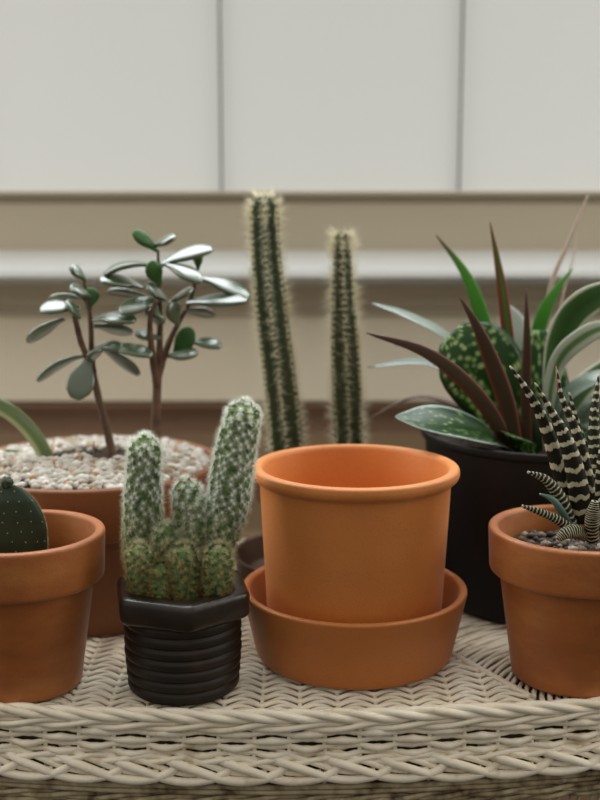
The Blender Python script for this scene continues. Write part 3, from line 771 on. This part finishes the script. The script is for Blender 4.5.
def column(pp, rpx, seed, ribs=7, spl=.0085, dens=.0038, rot0=-PI/2):
    rg = np.random.default_rng(seed); n = 110
    pts = [at(*p) for p in pp]; k = mpp(pts[0]); C = spline(pts, n)
    L = np.concatenate([[0], np.cumsum(np.linalg.norm(np.diff(C, axis=0), axis=1))]); TL = L[-1]
    R = np.interp(np.linspace(0, 1, n), np.linspace(0, 1, len(rpx)), rpx)*k
    rt = R[-1]; R = np.where(L > TL-rt, R*np.sqrt(np.clip(1-((L-(TL-rt))/rt)**2, .001, 1)), R)
    T = np.gradient(C, axis=0); T /= np.linalg.norm(T, axis=1)[:, None]
    A = np.cross((0, 1., 0), T); A /= np.linalg.norm(A, axis=1)[:, None]; B = np.cross(T, A)
    m = ribs*8; a = np.arange(m)*2*PI/m+rot0
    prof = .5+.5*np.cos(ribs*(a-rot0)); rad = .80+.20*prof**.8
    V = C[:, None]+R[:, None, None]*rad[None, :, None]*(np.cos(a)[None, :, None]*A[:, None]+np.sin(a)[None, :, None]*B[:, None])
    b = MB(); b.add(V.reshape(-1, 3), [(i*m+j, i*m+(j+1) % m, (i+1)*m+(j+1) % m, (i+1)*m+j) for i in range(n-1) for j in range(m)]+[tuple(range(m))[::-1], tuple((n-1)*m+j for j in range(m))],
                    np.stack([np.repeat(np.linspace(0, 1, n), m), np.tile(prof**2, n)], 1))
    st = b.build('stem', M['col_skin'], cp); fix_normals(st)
    sp = MB()
    for rI in range(ribs):
        an = rot0+2*PI*rI/ribs
        for s_ in np.arange(.004, TL, dens):
            ci = np.array([np.interp(s_, L, C[:, q]) for q in range(3)]); Ai = np.array([np.interp(s_, L, A[:, q]) for q in range(3)]); Bi = np.array([np.interp(s_, L, B[:, q]) for q in range(3)]); Ti = np.cross(Ai, Bi)
            rd_ = math.cos(an)*Ai+math.sin(an)*Bi; tn = -math.sin(an)*Ai+math.cos(an)*Bi; ri = np.interp(s_, L, R)
            c = ci+rd_*ri
            f = np.clip((s_-(TL-rt))/rt, 0, 1)
            for q in range(12+(16 if s_ > TL-2.2*rt else 0)):
                d = unit(rd_*rg.uniform(.35, 1.2)+tn*rg.normal(0, .7)+Ti*(rg.normal(0, .6)+f*1.2))
                ln = spl*rg.uniform(.4, 1.1); e = unit(np.cross(d, (.3, .5, .2))); e2 = np.cross(d, e); w = .00015
                sp.add([c+w*e, c+w*(-.5*e+.87*e2), c+w*(-.5*e-.87*e2), c+d*ln], [(0, 1, 3), (1, 2, 3), (2, 0, 3)])
    sp.build('spines', M['col_spine'], st, smooth=False)
column([(290, 500, .700), (287, 448, .700), (280, 380, .700), (272, 315, .700), (266, 250, .700), (264, 195, .700)], [17, 17, 16.5, 16, 14.5, 13.5], 1)
column([(352, 500, .706), (349, 440, .706), (347, 390, .706), (345, 340, .706), (343, 280, .706), (342, 231, .706)], [13, 14, 15, 14, 10, 7.5], 2, ribs=7, spl=.0095)

# ================= BLACK POT OF MIXED FOLIAGE =================
KC = np.array((.1570, .6880, 0))
kp = thing('potted_foliage_plant', 'black plastic pot of mixed spiky red and green and speckled leaves, back right', 'potted plant', KC)
prof = rounded([(0, 0), (.0700, 0), (.0712, .002), (.0775, .1010), (.0800, .1020), (.0805, .1065), (.0765, .1065), (.0745, .1000), (.068, .006), (0, .006)], [0, .002, .002, .001, .001, .0015, .0015, .001, .003, 0], 4)
o = MB().lathe(prof, KC, 128).build('pot', M['black_plastic'], kp); fix_normals(o)
soil_disc(kp, KC, .0735, .0960, M['soil'], .002)
def speckle(name, edge=None, trans=.42, dim=1):
    m, nt, b = new_mat(name)
    uv = nd(nt, 'ShaderNodeUVMap'); mp = nd(nt, 'ShaderNodeMapping'); mp.inputs['Scale'].default_value = (18, 11, 1); nt.links.new(uv.outputs[0], mp.inputs[0])
    vo = nd(nt, 'ShaderNodeTexVoronoi', Scale=1); nt.links.new(mp.outputs[0], vo.inputs['Vector']); vo.inputs['Randomness'].default_value = 1
    r = ramp(nt, vo.outputs['Distance'], [(.20 if dim == 1 else .12, lin((196*dim, 212*dim, 158*dim))), (.40 if dim == 1 else .3, lin((116*dim, 158*dim, 84*dim))), (.56 if dim == 1 else .42, lin((46*dim, 86*dim, 38*dim)))])
    sp = nd(nt, 'ShaderNodeSeparateXYZ'); nt.links.new(uv.outputs[0], sp.inputs[0])
    src = r.outputs[0]
    er = ramp(nt, sp.outputs[1], [(.03, (1, 1, 1, 1)), (.09, (0, 0, 0, 1)), (.91, (0, 0, 0, 1)), (.97, (1, 1, 1, 1))])
    mx = nd(nt, 'ShaderNodeMix', data_type='RGBA'); nt.links.new(er.outputs[0], mx.inputs[0]); nt.links.new(src, mx.inputs[6])
    mx.inputs[7].default_value = lin(edge or (40, 74, 36))
    nt.links.new(mx.outputs[2], b.inputs['Base Color']); b.inputs['Roughness'].default_value = .35
    add_trans(nt, b, mx.outputs[2], trans); return m
M['speckle'] = speckle('speckled leaf'); M['speckle_edge'] = speckle('speckled leaf pale edge', (176, 194, 186), .05, .72)
M['spike_red'] = uv_ramp_mat('red brown spike', 1, [(0, (124, 66, 48)), (.2, (76, 50, 34)), (.5, (66, 54, 32)), (.8, (72, 48, 32)), (1, (124, 68, 50))], .4, trans=.25)
M['spike_mix'] = uv_ramp_mat('red edged green spike', 1, [(0, (158, 72, 52)), (.3, (110, 76, 44)), (.45, (92, 130, 50)), (.65, (92, 130, 50)), (.8, (120, 70, 44)), (1, (160, 76, 56))], .4, trans=.35)
M['spike_green'] = uv_ramp_mat('bright green blade', 0, [(0, (46, 84, 34)), (.5, (86, 160, 58)), (.82, (104, 170, 70)), (.93, (120, 108, 74)), (1, (130, 100, 80))], .35, trans=.45)
M['blade_green'] = uv_ramp_mat('green blade', 0, [(0, (44, 84, 34)), (.6, (98, 168, 62)), (1, (116, 178, 82))], .35, trans=.5)
M['pale_blade'] = uv_ramp_mat('pale glossy blade', 0, [(0, (70, 92, 70)), (.4, (120, 138, 122)), (1, (140, 156, 146))], .22, .8, trans=.1, coat=.6)
M['varieg'] = uv_ramp_mat('cream edged leaf', 1, [(0, (222, 224, 206)), (.07, (214, 218, 196)), (.14, (84, 122, 66)), (.5, (66, 104, 50)), (.86, (84, 122, 66)), (.93, (214, 218, 196)), (1, (222, 224, 206))], .35, trans=.35, wob=.18, wscale=4)
M['varieg_pale'] = uv_ramp_mat('mostly cream leaf', 1, [(0, (206, 214, 196)), (.3, (198, 208, 186)), (.42, (104, 140, 88)), (.6, (104, 140, 88)), (.7, (198, 208, 186)), (1, (208, 216, 200))], .35, trans=.3, wob=.2, wscale=4)
M['dry'] = noise_mat('dry pale stalk', [(.3, (206, 188, 172)), (.7, (224, 208, 194))], 40, .7, trans=.3)
M['white_leaf'] = noise_mat('whitish leaf', [(.3, (196, 204, 198)), (.7, (216, 222, 214))], 40, .4, trans=.3)
M['brown_blade'] = noise_mat('brown drooping blade', [(.3, (92, 70, 58)), (.7, (112, 88, 74))], 40, .6)
M['dark_leaf'] = noise_mat('dark understory leaf', [(.3, (34, 50, 30)), (.7, (56, 78, 44))], 60, .45, trans=.15)
FN = unit((0, -1, .25))
def KL(mat, pp, w, th=.0006, nh=FN, name='leaf', **kw): return px_leaf(name, kp, M[mat], pp, w, th, nh, **kw)
zb_ = 468
# speckled broad leaves
KL('speckle', [(520, zb_, .672), (510, 420, .664), (490, 378, .658), (470, 352, .658), (450, 334, .664)], [8, 34, 66, 82, 88, 84, 70, 30], .0007, unit((.1, -1, .15)), fold=-.12)
KL('speckle', [(528, zb_, .676), (534, 430, .672), (540, 385, .672), (540, 330, .680)], [8, 40, 66, 66, 48, 20], .0007, unit((-.2, -1, .1)), fold=-.1)
KL('speckle_edge', [(520, 462, .665), (496, 440, .645), (460, 428, .632), (425, 422, .624), (395, 417, .622)], [12, 30, 56, 58, 40, 3], .0007, unit((0, -.50, 1)), fold=.18)
KL('speckle', [(525, 462, .655), (520, 440, .640), (510, 436, .624)], [16, 40, 44, 4], .0007, unit((0, -.45, 1)))
# red spikes
KL('spike_mix', [(517, zb_, .676), (514, 400, .672), (506, 320, .672), (499, 270, .674), (490, 222, .678)], [9, 11, 13, 11, 7, 1])
KL('spike_red', [(528, zb_, .660), (526, 400, .656), (527, 340, .656), (526, 288, .660)], [9, 11, 10, 7, 1])
KL('spike_green', [(508, zb_, .686), (497, 390, .688), (484, 325, .690), (466, 275, .692), (436, 235, .694)], [7, 11, 16, 15, 8, 1])
KL('spike_red', [(520, zb_, .654), (508, 408, .646), (492, 362, .642), (476, 325, .640), (459, 296, .642)], [12, 17, 19, 14, 8, 1])
KL('spike_red', [(515, zb_, .656), (498, 425, .646), (468, 385, .638), (425, 352, .634), (366, 333, .636)], [10, 15, 17, 15, 10, 1])
KL('blade_green', [(520, zb_, .700), (527, 390, .702), (540, 325, .704), (553, 295, .706), (573, 268, .710)], [8, 12, 15, 14, 8, 1])
KL('dry', [(535, zb_, .720), (540, 380, .725), (550, 290, .728), (570, 240, .730), (588, 195, .732)], [3, 5, 5, 5, 4, 1], name='dry_stalk')
KL('dry', [(540, zb_, .722), (552, 360, .727), (562, 300, .730), (574, 255, .732), (577, 232, .734)], [1.2, 2, 2, 1.5, .6], name='dry_stalk')
# pale blades arching left
UP = unit((0, -.35, 1))
KL('pale_blade', [(515, zb_, .700), (490, 400, .700), (450, 340, .700), (410, 316, .700), (372, 303, .702)], [6, 15, 20, 21, 17, 3], nh=UP)
KL('pale_blade', [(515, zb_, .690), (490, 410, .690), (455, 365, .690), (425, 350, .690), (395, 345, .690)], [6, 14, 17, 17, 13, 3], nh=UP)
KL('pale_blade', [(515, zb_, .705), (490, 415, .705), (455, 375, .705), (420, 361, .705), (368, 367, .700)], [6, 14, 19, 20, 16, 3], nh=UP)
KL('brown_blade', [(515, zb_, .705), (490, 425, .705), (450, 402, .712), (410, 398, .718), (370, 418, .722)], [4, 7, 8, 7, 5, 1], nh=UP)
KL('pale_blade', [(515, 466, .690), (495, 425, .690), (475, 402, .690), (455, 397, .690)], [6, 12, 11, 2], nh=UP)
# cream edged leaves to the right
KL('varieg', [(545, zb_, .680), (549, 400, .672), (556, 348, .668), (574, 313, .664), (604, 294, .660), (645, 290, .655)], [8, 13, 24, 32, 32, 24, 3], .0007, unit((.25, -1, .2)), fold=.15, n=36)
KL('varieg_pale', [(545, zb_, .672), (548, 410, .662), (556, 366, .658), (576, 342, .654), (606, 328, .650), (650, 335, .646)], [6, 11, 17, 20, 20, 15, 3], .0007, unit((.25, -1, .35)), fold=.1, n=36)
KL('pale_blade', [(540, zb_, .680), (552, 415, .668), (575, 388, .660), (610, 374, .654), (650, 380, .648)], [8, 18, 26, 26, 20, 3], nh=unit((0, -.5, 1)))
KL('white_leaf', [(525, zb_, .706), (522, 400, .708), (518, 350, .710), (512, 322, .712), (500, 302, .714)], [6, 18, 28, 30, 24, 3], .0007)
KL('varieg', [(545, zb_, .700), (560, 420, .706), (590, 380, .712), (630, 350, .720)], [6, 16, 24, 20, 3], .0007)
# understorey
for q in range(16):
    a_ = rng.uniform(0, 2*PI); R0 = .018; R1 = rng.uniform(.045, .068)
    p0 = KC+np.array((R0*math.cos(a_), R0*math.sin(a_), .094)); p1 = KC+np.array((R1*math.cos(a_), R1*math.sin(a_), rng.uniform(.105, .125)))
    mid = (p0+p1)/2+np.array((0, 0, .016))
    b = MB(); leaf_mesh(b, [p0, mid, p1], [.002, .006, .008, .005, .0004], .0006, unit((0, -.4, 1)), n=16, m=8)
    o = b.build('leaf', M['dark_leaf' if q % 3 else 'speckle'], kp); fix_normals(o)
for dx, h_ in ((0, .035), (.012, .03), (-.012, .028)):
    b = MB(); b.tube([KC+np.array((dx-.012, -.018, .092)), KC+np.array((dx*1.3-.012, -.02, .092+h_))], [.005, .004], 10, up=(0, 1, 0)); b.build('stem', M['dark_leaf'], kp)

# ================= CAMERA, LIGHT =================
scene = bpy.context.scene
cd_ = bpy.data.cameras.new('camera'); co = bpy.data.objects.new('camera', cd_); col.objects.link(co)
co.location = (0, 0, H); co.rotation_euler = (PI/2-PITCH, 0, 0)
cd_.sensor_fit = 'VERTICAL'; cd_.sensor_height = 36; cd_.lens = 50; cd_.clip_start = .01
cd_.dof.use_dof = True; cd_.dof.focus_distance = .560; cd_.dof.aperture_fstop = 5.4
scene.camera = co
def aim(name, loc, target, sx, sy, power, colr):
    o = area(name, loc, 0, sx, sy, power, colr)
    from mathutils import Vector
    o.rotation_euler = (Vector(target)-Vector(loc)).to_track_quat('-Z', 'Y').to_euler(); return o
def area(name, loc, rx, sx, sy, power, colr, rz=0):
    l = bpy.data.lights.new(name, 'AREA'); l.shape = 'RECTANGLE'; l.size = sx; l.size_y = sy; l.energy = power; l.color = colr
    o = bpy.data.objects.new(name, l); col.objects.link(o); o.location = loc; o.rotation_euler = (rx, 0, rz); return o
area('upper_window_daylight', (-.1, 1.02, 1.02), -math.radians(72), 2.0, .75, 34, (.90, .96, 1.0))
aim('right_wall_fill', (1.30, .62, .55), (.1, 1.05, .05), .5, .9, 7.5, (1.0, .95, .86))  # added fill lamp, no window here: brightens the wall under the sill
aim('left_wall_fill', (-1.30, .62, .55), (-.1, 1.05, .05), .5, .9, 7.5, (1.0, .95, .86))  # matching added fill from the left, evens out the wall
w = bpy.data.worlds.new('world'); scene.world = w; w.use_nodes = True
wn = w.node_tree; bg = wn.nodes['Background']
tc = wn.nodes.new('ShaderNodeTexCoord'); sp = wn.nodes.new('ShaderNodeSeparateXYZ'); wn.links.new(tc.outputs['Generated'], sp.inputs[0])
r = wn.nodes.new('ShaderNodeValToRGB'); e = r.color_ramp.elements
e[0].position = .36; e[0].color = (.10, .09, .075, 1); e[1].position = .90; e[1].color = (1.25, 1.2, 1.1, 1)
mr = wn.nodes.new('ShaderNodeMapRange'); mr.inputs['From Min'].default_value = -1
wn.links.new(sp.outputs[2], mr.inputs['Value']); wn.links.new(mr.outputs[0], r.inputs[0]); wn.links.new(r.outputs[0], bg.inputs['Color'])
bg.inputs['Strength'].default_value = .58
vs = scene.view_settings; vs.view_transform = 'Standard'; vs.look = 'None'; vs.gamma = 1; vs.use_curve_mapping = False; vs.exposure = 0
for o in bpy.data.objects:
    if '_o' in o: del o['_o']
